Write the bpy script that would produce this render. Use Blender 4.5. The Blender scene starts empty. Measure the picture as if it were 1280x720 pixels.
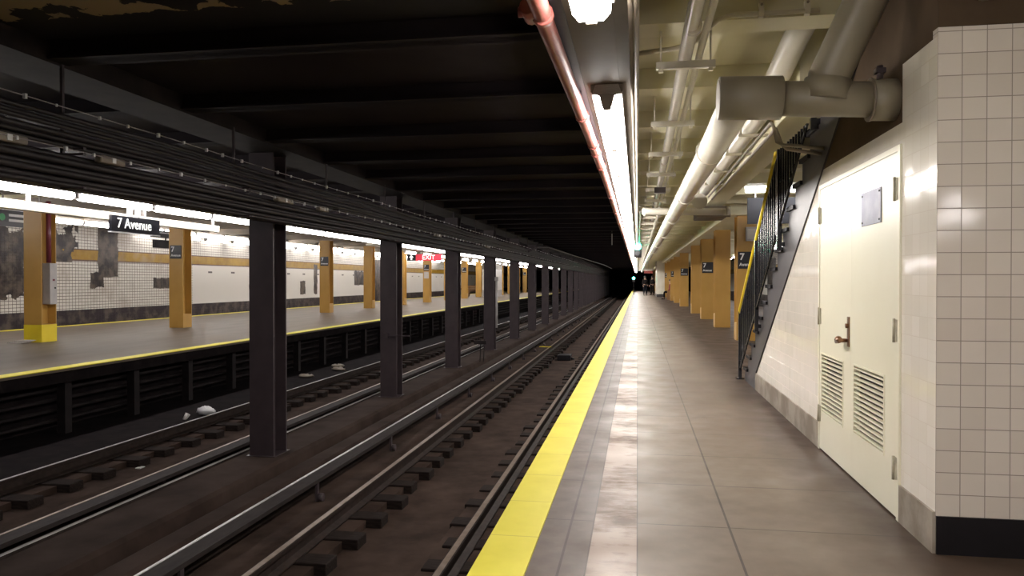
import bpy, bmesh, math, random
from mathutils import Vector, Matrix
random.seed(7)
S = bpy.context.scene
COL = S.collection
# ------------------------------------------------------------------ camera, world, exposure
F_PX = 950.0; CAM_H = 1.30
YAW = math.atan(157 / F_PX); PITCH = math.atan(9 / math.hypot(F_PX, 157))
cd = bpy.data.cameras.new('camera'); cam = bpy.data.objects.new('camera', cd); COL.objects.link(cam)
cd.sensor_width = 36.0; cd.lens = F_PX / 1280 * 36.0; cd.clip_start = 0.05; cd.clip_end = 400
cam.location = (0, 0, CAM_H); cam.rotation_euler = (math.pi / 2 - PITCH, 0, YAW)
S.camera = cam
w = bpy.data.worlds.new('world'); S.world = w; w.use_nodes = True
w.node_tree.nodes['Background'].inputs[0].default_value = (0.5, 0.42, 0.45, 1)
w.node_tree.nodes['Background'].inputs[1].default_value = 0.004
S.view_settings.view_transform = 'Standard'; S.view_settings.look = 'None'
S.view_settings.exposure = 1.15; S.view_settings.gamma = 1.0
S.view_settings.use_curve_mapping = False
S.cycles.use_denoising = True
S.cycles.max_bounces = 8; S.cycles.diffuse_bounces = 4; S.cycles.glossy_bounces = 4
S.cycles.sample_clamp_indirect = 4.0
LAMP = (1.0, 0.945, 0.90)
E_NEAR, E_FAR = 19.0, 13.0      # tube radiance over the near and the far platform

# ------------------------------------------------------------------ materials
class NT:
    def __init__(s, name):
        s.m = bpy.data.materials.new(name); s.m.use_nodes = True
        s.t = s.m.node_tree; s.b = s.t.nodes['Principled BSDF']
        s.tc = s.t.nodes.new('ShaderNodeTexCoord').outputs['Object']
        sp = s.t.nodes.new('ShaderNodeSeparateXYZ'); s.L(s.tc, sp.inputs[0])
        s.x, s.y, s.z = sp.outputs
    def L(s, a, b): s.t.links.new(a, b)
    def put(s, sock, v):
        if isinstance(v, bpy.types.NodeSocket): s.L(v, sock)
        elif isinstance(v, (tuple, list)) and len(v) == 3 and sock.type == 'RGBA': sock.default_value = (*v, 1)
        else: sock.default_value = v
    def m_(s, op, a, b=0.0, c=0.0):
        n = s.t.nodes.new('ShaderNodeMath'); n.operation = op
        s.put(n.inputs[0], a); s.put(n.inputs[1], b); s.put(n.inputs[2], c); return n.outputs[0]
    def mix(s, f, a, b):
        n = s.t.nodes.new('ShaderNodeMix'); n.data_type = 'RGBA'
        s.put(n.inputs[0], f); s.put(n.inputs[6], a); s.put(n.inputs[7], b); return n.outputs[2]
    def noise(s, scale=5, detail=4, vec=None, stretch=None, rough=.55):
        n = s.t.nodes.new('ShaderNodeTexNoise'); n.inputs['Scale'].default_value = scale
        n.inputs['Detail'].default_value = detail; n.inputs['Roughness'].default_value = rough
        v = vec or s.tc
        if stretch:
            mp = s.t.nodes.new('ShaderNodeMapping'); mp.inputs['Scale'].default_value = stretch; s.L(v, mp.inputs[0]); v = mp.outputs[0]
        s.L(v, n.inputs[0]); return n.outputs[0]
    def ramp(s, v, lo, hi, smooth=False):
        n = s.t.nodes.new('ShaderNodeMapRange'); n.inputs[1].default_value = lo; n.inputs[2].default_value = hi
        if smooth: n.interpolation_type = 'SMOOTHSTEP'
        s.put(n.inputs[0], v); return n.outputs[0]
    def line(s, coord, at, wd):   # 1 on a line
        return s.m_('LESS_THAN', s.m_('ABSOLUTE', s.m_('SUBTRACT', coord, at)), wd)
    def grid(s, coord, pitch, off, wd):
        p = s.m_('PINGPONG', s.m_('SUBTRACT', coord, off), pitch / 2)
        return s.m_('LESS_THAN', p, wd)
    def between(s, coord, a, b): return s.m_('MULTIPLY', s.m_('GREATER_THAN', coord, a), s.m_('LESS_THAN', coord, b))
    def rect(s, c1, a1, b1, c2, a2, b2, jag=0.0, nz=None):
        if jag:
            d = s.m_('MULTIPLY', s.m_('SUBTRACT', nz, .5), jag); c1 = s.m_('ADD', c1, d); c2 = s.m_('ADD', c2, d)
        return s.m_('MULTIPLY', s.between(c1, a1, b1), s.between(c2, a2, b2))
    def mx(s, a, b): return s.m_('MAXIMUM', a, b)
    def bump(s, h, strength=.3, dist=.01):
        n = s.t.nodes.new('ShaderNodeBump'); n.inputs['Strength'].default_value = strength; n.inputs['Distance'].default_value = dist
        s.L(h, n.inputs['Height']); s.L(n.outputs[0], s.b.inputs['Normal'])
    def out(s, col, rough=.5, metal=0.0, spec=None):
        s.put(s.b.inputs['Base Color'], col); s.put(s.b.inputs['Roughness'], rough); s.b.inputs['Metallic'].default_value = metal
        if spec is not None: s.b.inputs['Specular IOR Level'].default_value = spec
        return s.m
def dirty(name, c1, c2, rough=.5, metal=0.0, scale=4, lo=.35, hi=.7, bump=.15, spec=None, stretch=None):
    n = NT(name); nz = n.noise(scale, 5, stretch=stretch); f = n.ramp(nz, lo, hi)
    col = n.mix(f, c1, c2)
    if bump: n.bump(n.noise(scale * 9, 3), bump, .004)
    return n.out(col, rough, metal, spec)
def emit(name, c, e):
    n = NT(name); n.b.inputs['Base Color'].default_value = (*c, 1)
    n.b.inputs['Emission Color'].default_value = (*c, 1); n.b.inputs['Emission Strength'].default_value = e
    n.b.inputs['Roughness'].default_value = .4
    return n.m
M = {}
M['dark_steel'] = dirty('dark_steel_paint', (.036, .025, .029), (.058, .042, .046), .45, scale=3)
M['dark_ceiling'] = dirty('sooty_ceiling_paint', (.017, .012, .015), (.028, .021, .024), .75, scale=1.2, spec=.2)
M['brown_plate'] = dirty('brown_beam_paint', (.16, .115, .075), (.22, .17, .115), .55, scale=1.5)
M['purple_plate'] = dirty('dark_plum_beam_paint', (.02, .014, .022), (.035, .024, .035), .5)
M['cream_ceiling'] = dirty('cream_ceiling_paint', (.61, .565, .38), (.73, .69, .50), .55, scale=1.0, lo=.3, hi=.75)
M['beige_shaded_cream'] = dirty('beige_shaded_cream_paint', (.20, .172, .122), (.25, .218, .158), .45, scale=2)  # cream pipe colour with its shade put in; also the booth's beige
M['cream_pipe'] = dirty('cream_pipe_paint', (.50, .45, .33), (.60, .55, .43), .33, scale=2)
M['white_pipe'] = dirty('off_white_gloss_paint', (.66, .62, .52), (.76, .73, .65), .25, scale=2)
M['face_brown'] = dirty('dull_brown_beam_paint', (.085, .066, .048), (.125, .10, .075), .6, scale=2, spec=.2)
M['grey_beam'] = dirty('grey_brown_beam_paint', (.17, .14, .11), (.25, .21, .16), .5, scale=2)
M['red_pipe'] = dirty('faded_red_pipe_paint', (.30, .075, .06), (.42, .15, .13), .3, scale=5)
M['orange'] = dirty('ochre_column_paint', (.42, .235, .050), (.49, .285, .068), .38, scale=1.5, bump=.05)
M['yellow_paint'] = dirty('bright_yellow_paint', (.72, .56, .02), (.78, .62, .03), .4, bump=.05)
M['yellow_edge'] = None
M['black'] = dirty('black_paint', (.007, .006, .007), (.012, .010, .012), .5, spec=.2)
M['sign_black'] = dirty('sign_black_enamel', (.013, .013, .018), (.02, .02, .026), .3, bump=0)
M['text_white'] = dirty('sign_white_paint', (.75, .75, .75), (.8, .8, .8), .4, bump=0)
M['sign_red'] = emit('lit_red_sign_face', (.75, .05, .08), .22)
M['sign_lit'] = emit('lit_white_sign_lettering', (.9, .9, .85), .5)
M['door_paint'] = dirty('pale_door_paint', (.80, .775, .60), (.85, .83, .67), .30, scale=1.5, lo=.3, hi=.8, bump=.08, spec=.7)
M['door_edge'] = dirty('scuffed_door_hinge', (.35, .32, .24), (.52, .48, .36), .4, scale=20)
M['steel_plate'] = dirty('brushed_steel_plate', (.22, .23, .29), (.30, .31, .37), .45, .3, scale=8)
M['brass'] = dirty('worn_bronze_lock', (.16, .08, .04), (.30, .17, .10), .3, .9, scale=30)
M['housing'] = dirty('white_lamp_housing', (.68, .65, .60), (.76, .74, .7), .35, bump=0)
M['tube'] = emit('lit_fluorescent_lens', LAMP, E_NEAR)
M['tube_far'] = emit('lit_fluorescent_tube', (1.0, .955, .95), E_FAR)
M['tube_low'] = emit('lit_room_lens', (1.0, .97, .95), 9.0)
M['wall_glare'] = emit('added_wall_glare_tube', (1.0, .96, .97), 4.0)
M['green'] = emit('green_signal_lens', (.03, 1.0, .55), 30.0)
M['cyan'] = emit('cyan_screen', (.1, .75, .9), 1.2)
M['wood'] = dirty('oiled_tie_wood', (.012, .008, .007), (.028, .020, .017), .9, spec=.1, scale=9, stretch=(1, 6, 6))
M['wood_bench'] = dirty('bench_wood', (.20, .10, .04), (.30, .16, .06), .4, scale=6, stretch=(1, 8, 8))
M['rail'] = dirty('rusty_rail_steel', (.018, .012, .010), (.036, .024, .020), .7, .0, spec=.15, scale=12)
M['rail_top'] = dirty('worn_rail_head', (.24, .175, .13), (.34, .265, .21), .4, .6, scale=12)
M['rail_bright'] = dirty('polished_contact_rail', (.55, .53, .53), (.7, .68, .68), .4, .3, scale=6)
M['cover'] = dirty('cover_board_wood', (.016, .011, .011), (.030, .023, .021), .75, spec=.15, scale=5, stretch=(4, 1, 4))
M['bed'] = dirty('sooty_trackbed_concrete', (.026, .0165, .013), (.062, .041, .032), .95, spec=.08, scale=2.2, bump=.4)
M['bench'] = dirty('sooty_bench_concrete', (.026, .0165, .0135), (.050, .034, .028), .95, spec=.08, scale=1.8, bump=.4)
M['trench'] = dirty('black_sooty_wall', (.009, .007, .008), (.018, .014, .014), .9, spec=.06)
M['sign_slate'] = dirty('slate_sign_back', (.030, .031, .037), (.04, .041, .048), .6, spec=.2, bump=0)
M['soot'] = dirty('sooty_post_paint', (.012, .009, .010), (.026, .02, .02), .7, spec=.2)
M['cable'] = dirty('black_cable_sheath', (.018, .014, .015), (.030, .024, .024), .5, spec=.3, bump=0)
M['wire'] = dirty('galvanised_wire', (.30, .27, .27), (.42, .38, .38), .4, .5, bump=0)
M['clip'] = dirty('bright_clip', (.7, .68, .68), (.8, .8, .8), .3, .3, bump=0)
M['grey_box'] = dirty('grey_metal_box', (.36, .34, .33), (.44, .42, .41), .4)
M['maroon'] = dirty('maroon_pipe_paint', (.13, .02, .035), (.18, .035, .05), .35)
M['plastic'] = dirty('white_plastic_film', (.55, .54, .56), (.7, .7, .7), .35)
M['paper'] = dirty('paper', (.5, .48, .45), (.65, .62, .6), .7)
M['cloth_black'] = dirty('black_cloth', (.010, .008, .008), (.016, .013, .013), .95, spec=.1, bump=0)
M['cloth_olive'] = dirty('dark_olive_cloth', (.03, .028, .02), (.045, .04, .03), .9, bump=0)
M['denim'] = dirty('dark_denim', (.012, .013, .018), (.018, .02, .028), .95, spec=.1, bump=0)
M['cloth_red'] = dirty('dark_red_cloth', (.2, .04, .04), (.25, .06, .05), .9, bump=0)
M['skin'] = dirty('skin', (.42, .25, .18), (.48, .3, .22), .5, bump=0)
M['hair'] = dirty('dark_hair', (.015, .01, .008), (.025, .018, .014), .6, bump=0)
M['stringer'] = dirty('grey_stair_stringer_paint', (.045, .041, .045), (.065, .06, .063), .38, scale=3, bump=.05, spec=.3)
M['rail_black'] = dirty('gloss_black_railing_paint', (.012, .012, .014), (.02, .02, .023), .25, bump=0)
M['hand_yellow'] = dirty('yellow_handrail_paint', (.72, .52, .02), (.78, .6, .04), .3, bump=0)
# yellow tactile strip
n = NT('tactile_yellow'); nz = n.noise(3, 5); col = n.mix(n.ramp(nz, .35, .75), (.66, .58, .03), (.76, .68, .06))
col = n.mix(n.m_('MULTIPLY', n.grid(n.y, .61, .12, .004), .5), col, (.3, .22, .02))
dots = n.m_('MULTIPLY', n.m_('PINGPONG', n.x, .03), n.m_('PINGPONG', n.y, .03)); n.bump(dots, .2, .3)
M['yellow_edge'] = n.out(col, .5)
# near platform floor
n = NT('platform_paving')
big = n.noise(1.1, 5); fine = n.noise(9, 4)
base = n.mix(n.ramp(big, .32, .72), (.165, .128, .094), (.235, .192, .148))
base = n.mix(n.m_('MULTIPLY', n.ramp(fine, .4, .8), .25), base, (.085, .062, .045))
edge = n.mix(n.ramp(fine, .3, .75), (.105, .080, .068), (.155, .123, .105))
col = n.mix(n.m_('LESS_THAN', n.x, -.23), base, edge)
st = n.noise(6, 7, stretch=(1.0, 2.2, 1), rough=.7); st2 = n.noise(1.5, 3)
stc = n.mix(n.ramp(n.m_('ADD', st, n.m_('MULTIPLY', n.m_('SUBTRACT', st2, .5), 1.1)), .40, .66), (.37, .295, .245), (.125, .075, .048))
col = n.mix(n.between(n.x, -.23, 0.0), col, stc)
dirt = n.m_('MULTIPLY', n.ramp(n.m_('ADD', n.x, n.m_('MULTIPLY', n.noise(2.2, 4), .45)), 1.13, 1.56), .88)   # grime swept against the wall
col = n.mix(dirt, col, (.043, .025, .017))
seams = n.mx(n.mx(n.line(n.x, .478, .006), n.m_('MULTIPLY', n.line(n.x, -.35, .006), 1.0)), n.line(n.x, 0.0, .003))
cs = n.m_('MULTIPLY', n.grid(n.y, .83, .80, .0045), n.m_('SUBTRACT', 1.0, n.m_('MULTIPLY', n.between(n.x, -.228, -.003), .8)))
seams = n.mx(n.mx(seams, n.line(n.x, -.23, .0035)), cs)
col = n.mix(n.m_('MULTIPLY', seams, .8), col, (.045, .033, .028))
n.bump(fine, .08, .006)
rg = n.m_('ADD', n.ramp(n.noise(2.5, 4), .3, .8), 0.0); rg = n.m_('MULTIPLY_ADD', rg, .25, .38)
M['floor'] = n.out(col, rg, 0, .24)
# far platform floor
n = NT('far_platform_concrete'); a = n.noise(1.2, 5, stretch=(2.2, .5, 1))
col = n.mix(n.ramp(a, .3, .75), (.118, .088, .064), (.178, .140, .108)); M['floor_far'] = n.out(col, .5, 0, .3)
# white tile on walls: picks its plane from the wall's own direction
def tile_mat(name, px, pz, c, c2, grout, gw, rough, oy=0., oz=0., extra=None, bumps=.5, spec=None):
    n = NT(name)
    g = n.t.nodes.new('ShaderNodeNewGeometry'); sp = n.t.nodes.new('ShaderNodeSeparateXYZ'); n.L(g.outputs['True Normal'], sp.inputs[0])
    side = n.m_('GREATER_THAN', n.m_('ABSOLUTE', sp.outputs[0]), .5)
    u = n.m_('ADD', n.m_('MULTIPLY', side, n.m_('ADD', n.y, oy)), n.m_('MULTIPLY', n.m_('SUBTRACT', 1.0, side), n.m_('SUBTRACT', n.x, 1.4)))
    gl = n.mx(n.grid(u, px, 0.0, gw), n.grid(n.z, pz, oz, gw))
    # each tile leans and shades a touch differently
    cu = n.m_('FLOOR', n.m_('DIVIDE', u, px)); cz = n.m_('FLOOR', n.m_('DIVIDE', n.m_('SUBTRACT', n.z, oz), pz))
    cv = n.t.nodes.new('ShaderNodeCombineXYZ'); n.L(cu, cv.inputs[0]); n.L(cz, cv.inputs[1]); n.L(side, cv.inputs[2])
    wn = n.t.nodes.new('ShaderNodeTexWhiteNoise'); wn.noise_dimensions = '3D'; n.L(cv.outputs[0], wn.inputs[0])
    col = n.mix(wn.outputs[0], c, c2)
    nz = n.noise(1.7, 4); col = n.mix(n.m_('MULTIPLY', n.ramp(nz, .5, .85), .25), col, tuple(q * .7 for q in c))
    col = n.mix(gl, col, grout)
    rg = n.m_('MULTIPLY_ADD', gl, .5, rough)
    tilt = n.t.nodes.new('ShaderNodeMix'); tilt.data_type = 'VECTOR'; tilt.inputs[0].default_value = .018
    n.L(g.outputs['Normal'], tilt.inputs[4]); n.L(wn.outputs[1], tilt.inputs[5])
    nm = n.t.nodes.new('ShaderNodeVectorMath'); nm.operation = 'NORMALIZE'; n.L(tilt.outputs[1], nm.inputs[0])
    bp = n.t.nodes.new('ShaderNodeBump'); bp.inputs['Strength'].default_value = bumps; bp.inputs['Distance'].default_value = .003
    n.L(n.m_('SUBTRACT', 1.0, gl), bp.inputs['Height']); n.L(nm.outputs[0], bp.inputs['Normal']); n.L(bp.outputs[0], n.b.inputs['Normal'])
    if extra: col = extra(n, col)
    return n.out(col, rg, 0, spec)
M['tile'] = tile_mat('glazed_white_tile', .108, .1045, (.60, .54, .47), (.67, .61, .54), (.27, .23, .195), .0020, .09, oz=.18)
M['tile_side_lit'] = tile_mat('glazed_white_tile_light_painted_in', .108, .1045, (.74, .70, .61), (.79, .75, .67), (.52, .47, .39), .0018, .10, oy=-3.89, oz=.18)  # same tile; strong light and glare put into paler tile and grout
def far_extra(n, col):
    nz = n.noise(2.5, 5); blot = n.noise(.9, 4)
    patch = n.rect(n.y, 15.0, 21.6, n.z, .75, 2.9, .8, nz)
    for a, b, c_, d in [(25.0, 26.1, 1.45, 3.4), (24.6, 25.3, 1.05, 1.6), (28.2, 29.9, 1.0, 1.42), (29.3, 29.6, .1, .8), (36.0, 36.6, .9, 1.9), (41.9, 42.6, .5, 1.3), (43.8, 44.3, .5, 2.3), (50.5, 52.5, 1.0, 2.0), (54., 57.5, -.2, 2.9)]:
        patch = n.mx(patch, n.rect(n.y, a, b, n.z, c_, d, .25, nz))
    yb = n.between(n.z, 2.03, 2.40)
    upper = n.m_('MULTIPLY', n.m_('GREATER_THAN', n.z, 1.95), n.m_('MULTIPLY', n.m_('LESS_THAN', n.y, 24.0), n.m_('GREATER_THAN', blot, .47)))
    smooth = n.m_('MULTIPLY', n.m_('GREATER_THAN', n.y, 31.0), n.between(n.z, .3, 2.0))
    col = n.mix(smooth, col, (.66, .62, .55))
    col = n.mix(yb, col, n.mix(n.ramp(nz, .35, .7), (.27, .145, .008), (.37, .22, .018)))
    col = n.mix(n.mx(n.line(n.z, 2.03, .025), n.line(n.z, 2.42, .02)), col, (.10, .05, .03))
    col = n.mix(n.m_('MULTIPLY', n.ramp(blot, .5, .7), n.m_('MULTIPLY', n.m_('LESS_THAN', n.y, 31.0), .55)), col, (.30, .23, .18))
    col = n.mix(n.mx(patch, upper), col, n.mix(n.ramp(nz, .4, .6), (.020, .014, .012), (.10, .075, .057)))
    marks = n.m_('MULTIPLY', n.m_('GREATER_THAN', n.y, 31.0), n.m_('MULTIPLY', n.between(n.z, 1.66, 1.74), n.grid(n.y, 2.0, .4, .17)))
    col = n.mix(marks, col, (.12, .10, .09))
    low = n.m_('LESS_THAN', n.z, .28)
    col = n.mix(low, col, n.mix(n.ramp(nz, .45, .65), (.028, .020, .022), (.095, .075, .060)))
    return col
M['tile_wall_far'] = tile_mat('stained_white_station_tile', .152, .11, (.62, .58, .50), (.68, .64, .56), (.11, .085, .07), .008, .34, extra=far_extra, spec=.2)
# cement base and painted wall strips
M['cement'] = dirty('stained_cement_base', (.20, .165, .125), (.34, .30, .245), .6, scale=4, lo=.4, hi=.62, bump=.3)
M['wall_brown_shaded'] = dirty('shade_darkened_brown_wall_paint', (.068, .046, .029), (.098, .069, .045), .85, scale=2, spec=.08)
# old tan concrete showing through soot
n = NT('flaking_sooty_beam'); nz = n.noise(2.6, 6); m_ = n.m_('MULTIPLY', n.m_('GREATER_THAN', nz, .47), n.m_('LESS_THAN', n.m_('MULTIPLY_ADD', nz, .5, n.y), 4.72)); m_ = n.m_('MULTIPLY', m_, n.m_('LESS_THAN', n.x, -1.75)); m_ = n.m_('MULTIPLY', m_, n.m_('GREATER_THAN', n.noise(.8, 2), .40))
col = n.mix(m_, (.008, .006, .007), (.36, .27, .15)); M['flaking'] = n.out(col, .7)

# ------------------------------------------------------------------ mesh helpers
class MB:
    def __init__(s): s.bm = bmesh.new(); s.mi = 0
    def _f(s, vs, smooth=False):
        try: f = s.bm.faces.new(vs)
        except ValueError: return
        f.material_index = s.mi; f.smooth = smooth
    def box(s, x0, x1, y0, y1, z0, z1):
        v = [s.bm.verts.new(p) for p in [(x0,y0,z0),(x1,y0,z0),(x1,y1,z0),(x0,y1,z0),(x0,y0,z1),(x1,y0,z1),(x1,y1,z1),(x0,y1,z1)]]
        for q in [(0,3,2,1),(4,5,6,7),(0,1,5,4),(1,2,6,5),(2,3,7,6),(3,0,4,7)]: s._f([v[i] for i in q])
        return s
    def prism(s, pts, axis, a, b):   # pts: outline in the other two axes, extruded along axis from a to b
        def mk(p, c):
            if axis == 0: return (c, p[0], p[1])
            if axis == 1: return (p[0], c, p[1])
            return (p[0], p[1], c)
        A = [s.bm.verts.new(mk(p, a)) for p in pts]; B = [s.bm.verts.new(mk(p, b)) for p in pts]
        s._f(A); s._f(B[::-1]); k = len(pts)
        for i in range(k): s._f([A[i], B[i], B[(i+1) % k], A[(i+1) % k]])
        return s
    def tube(s, pts, r, n=10, cap=True):
        pts = [Vector(p) for p in pts]; rs = r if isinstance(r, (list, tuple)) else [r] * len(pts)
        rings = []; up = None
        for i, p in enumerate(pts):
            if i == 0: d = pts[1] - p
            elif i == len(pts) - 1: d = p - pts[i-1]
            else: d = (pts[i+1] - p).normalized() + (p - pts[i-1]).normalized()
            d.normalize()
            if up is None: up = Vector((0,0,1)) if abs(d.z) < .9 else Vector((1,0,0))
            a = d.cross(up)
            if a.length < 1e-4: a = d.cross(Vector((1,0,0)))
            a.normalize(); b = a.cross(d).normalized(); up = b
            rings.append([s.bm.verts.new(p + (a * math.cos(t) + b * math.sin(t)) * rs[i]) for t in [2*math.pi*j/n for j in range(n)]])
        for A, B in zip(rings, rings[1:]):
            for j in range(n): s._f([A[j], A[(j+1) % n], B[(j+1) % n], B[j]], True)
        if cap: s._f(rings[0][::-1]); s._f(rings[-1])
        return s
    def ball(s, c, r, sc=(1,1,1), seg=10):
        g = bmesh.ops.create_uvsphere(s.bm, u_segments=seg, v_segments=max(6, seg*2//3), radius=r)
        for v in g['verts']: v.co = Vector((v.co.x*sc[0], v.co.y*sc[1], v.co.z*sc[2])) + Vector(c)
        for v in g['verts']:
            for f in v.link_faces: f.smooth = True; f.material_index = s.mi
        return s
    def build(s, name, mats, parent=None, loc=(0,0,0), bevel=0):
        bmesh.ops.recalc_face_normals(s.bm, faces=s.bm.faces)
        me = bpy.data.meshes.new(name); s.bm.to_mesh(me); s.bm.free()
        for m in (mats if isinstance(mats, (list, tuple)) else [mats]): me.materials.append(M[m] if isinstance(m, str) else m)
        o = bpy.data.objects.new(name, me); COL.objects.link(o); o.location = loc
        if parent: o.parent = parent
        if bevel:
            b = o.modifiers.new('bevel', 'BEVEL'); b.width = bevel; b.segments = 2; b.limit_method = 'ANGLE'
        return o
def tag(o, label, cat, group=None):
    o['label'] = label; o['category'] = cat
    if group: o['group'] = group
    return o
def thing(name, label, cat, loc=(0,0,0), rz=0, group=None):
    o = bpy.data.objects.new(name, None); COL.objects.link(o); o.location = loc; o.rotation_euler = (0,0,rz)
    o.empty_display_size = .2
    return tag(o, label, cat, group)
def struct(o): o['kind'] = 'structure'; return o
def kids(o): return [c for c in o.children]
def copy_tree(o, loc=None, label=None, group=None, parent=None):
    c = o.copy(); COL.objects.link(c)
    if parent: c.parent = parent
    for ch in kids(o): copy_tree(ch, parent=c)
    if loc is not None: c.location = loc
    if label: c['label'] = label
    if group: c['group'] = group
    return c
ONES = ['', 'first', 'second', 'third', 'fourth', 'fifth', 'sixth', 'seventh', 'eighth', 'ninth', 'tenth', 'eleventh', 'twelfth', 'thirteenth', 'fourteenth', 'fifteenth', 'sixteenth', 'seventeenth', 'eighteenth', 'nineteenth']
TENS = ['', '', 'twenty', 'thirty', 'forty', 'fifty', 'sixty', 'seventy']
TENTH = ['', '', 'twentieth', 'thirtieth', 'fortieth', 'fiftieth', 'sixtieth', 'seventieth']
def ordw(i):
    if i < 20: return ONES[i]
    return TENTH[i // 10] if i % 10 == 0 else TENS[i // 10] + '-' + ONES[i % 10]
def nth(i): return 'nearest' if i == 1 else ordw(i)
def text(body, size, mat, parent, loc, rot, bold=.0, align='CENTER', name='lettering', sx=1.0):
    c = bpy.data.curves.new(name, 'FONT'); c.body = body; c.size = size; c.extrude = .002; c.offset = bold; c.align_x = align; c.align_y = 'CENTER'
    c.materials.append(M[mat]); o = bpy.data.objects.new(name, c); COL.objects.link(o); o.location = loc; o.rotation_euler = rot; o.scale = (sx, 1, 1)
    me = bpy.data.meshes.new_from_object(o); bpy.data.objects.remove(o)
    o = bpy.data.objects.new(name, me); COL.objects.link(o); o.location = loc; o.rotation_euler = rot; o.scale = (sx, 1, 1)
    if parent: o.parent = parent
    return o
FACE_CAM = (math.pi/2, 0, 0)          # text read from -Y
FACE_E = (math.pi/2, 0, math.pi/2)    # text read from +X

END = 128.0; BACK = -14.0
# ------------------------------------------------------------------ the setting: floors
struct(MB().box(-.73, 6.2, BACK, END, -.30, 0).build('floor_near_platform', 'floor'))
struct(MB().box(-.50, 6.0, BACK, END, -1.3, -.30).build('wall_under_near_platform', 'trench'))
struct(MB().box(-.735, -.49, BACK, END, .0005, .012).build('trim_yellow_tactile_strip', 'yellow_edge'))
struct(MB().box(-16.3, -8.35, BACK, END, -.035, 0).build('floor_far_platform', 'floor_far'))
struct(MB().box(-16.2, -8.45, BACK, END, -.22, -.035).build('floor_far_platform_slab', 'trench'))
struct(MB().box(-8.60, -8.345, BACK, END, .0005, .012).build('trim_far_yellow_strip', 'yellow_edge'))
struct(MB().box(-16.3, -16.05, BACK, END, .0005, .012).build('trim_outer_yellow_strip', 'yellow_edge'))
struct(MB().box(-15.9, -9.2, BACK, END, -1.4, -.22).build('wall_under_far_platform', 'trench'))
struct(MB().box(-20.2, 10, BACK, END + 40, -1.5, -1.12).build('floor_trackbed', 'bed'))
# concrete shoulders that carry the half ties, with the drain trough between them
for nm, a, b in [('near_inner', -1.75, -.50), ('near_outer', -3.75, -2.62), ('far_inner', -5.95, -4.95), ('far_outer', -9.2, -6.55)]:
    struct(MB().box(a, b, BACK, END, -1.13, -1.045).build('floor_tie_shoulder_' + nm, 'bed'))
bw = MB().prism([(-4.95, -1.12), (-4.95, -.92), (-4.88, -.87), (-4.30, -.87), (-4.25, -.90), (-4.22, -1.12)], 1, BACK, END)
struct(bw.build('floor_column_bench', 'bench'))
struct(MB().prism([(-4.10, -1.12), (-4.06, -.93), (-4.0, -.90), (-3.80, -.90), (-3.74, -.94), (-3.72, -1.12)], 1, BACK, END).build('floor_bench_curb', 'bench'))
# ------------------------------------------------------------------ walls
struct(MB().box(-19.8, -19.5, BACK, END, -1.12, 3.9).build('wall_left', 'tile_wall_far'))
struct(MB().box(-9.2, -7.12, BACK, END, -1.06, -1.035).build('floor_gutter', 'trench'))
struct(MB().box(9.3, 9.6, BACK, END, -1.12, 3.9).build('wall_right', 'tile_wall_far'))
struct(MB().box(-20, 10, END, END + .3, -1.3, 3.9).build('wall_far_end', 'trench'))
# stair enclosure: side wall with door opening and slanted top, near wall facing the camera
W = 1.40
D0, D1, DZ = 4.37, 6.22, 2.035
slant = lambda y: .20 + (9.38 - y) * .598
sw = MB()
sw.box(W, W + .25, 3.89, D0, .20, 2.46)
sw.box(W, W + .25, D0, D1, DZ, 2.15)
sw.prism([(D1, .20), (9.38, .20), (D1, min(slant(D1), 2.15))], 0, W, W + .25)
struct(sw.build('wall_stair_side', 'tile_side_lit'))
# brown painted strip over the tile, its colour darkened further for the shade there
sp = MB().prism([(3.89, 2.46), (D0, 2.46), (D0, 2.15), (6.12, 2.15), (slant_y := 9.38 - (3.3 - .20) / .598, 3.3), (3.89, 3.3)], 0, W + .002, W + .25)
struct(sp.build('wall_stair_side_paint', 'wall_brown_shaded'))
bb = MB(); bb.box(W - .012, W + .25, 3.892, D0, 0, .20); bb.box(W - .012, W + .25, D1, 9.42, 0, .20)
struct(bb.build('baseboard_stair_side', 'cement'))
nw = MB().box(W + .001, 6.0, 3.889, 3.95, .18, 2.50); struct(nw.build('wall_near_tile', 'tile'))
struct(MB().box(W + .001, 6.0, 3.885, 3.95, 2.50, 3.3).build('wall_near_paint', 'wall_brown_shaded'))
struct(MB().box(W + .004, 6.0, 3.880, 3.95, 0, .181).build('baseboard_near', 'black'))
struct(MB().box(3.6, 3.8, 3.95, 10.6, 0, 3.3).build('wall_stair_outer', 'tile_side_lit'))
struct(MB().box(1.65, 3.6, 6.35, 6.5, 0, 1.6).build('wall_behind_door', 'trench'))

# ------------------------------------------------------------------ ceilings and beams
CZ = 3.07; BZ = 2.90
ys = [4.83 + 1.62 * k for k in range(-11, 75)]
c = MB(); c.box(-.16, 1.40, BACK, END, CZ, CZ + .15); c.box(1.40, 6.2, BACK, 4.4, CZ, CZ + .15); c.box(1.40, 6.2, 10.7, END, CZ, CZ + .15); c.box(3.7, 6.2, 4.4, 10.7, CZ, CZ + .15)
struct(c.build('ceiling_near_platform', 'cream_ceiling'))
struct(MB().box(6.2, 9.5, BACK, END, 3.3, 3.45).build('ceiling_outer_track', 'dark_ceiling'))
struct(MB().box(-8.2, -.16, BACK, END, 3.04, 3.5).build('ceiling_tracks', 'dark_ceiling'))
struct(MB().box(-16.2, -8.2, BACK, END, 3.30, 3.45).build('ceiling_far_platform', 'cream_ceiling'))
struct(MB().box(-19.6, -16.2, BACK, END, 3.35, 3.5).build('ceiling_outer_far_track', 'dark_ceiling'))
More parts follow.
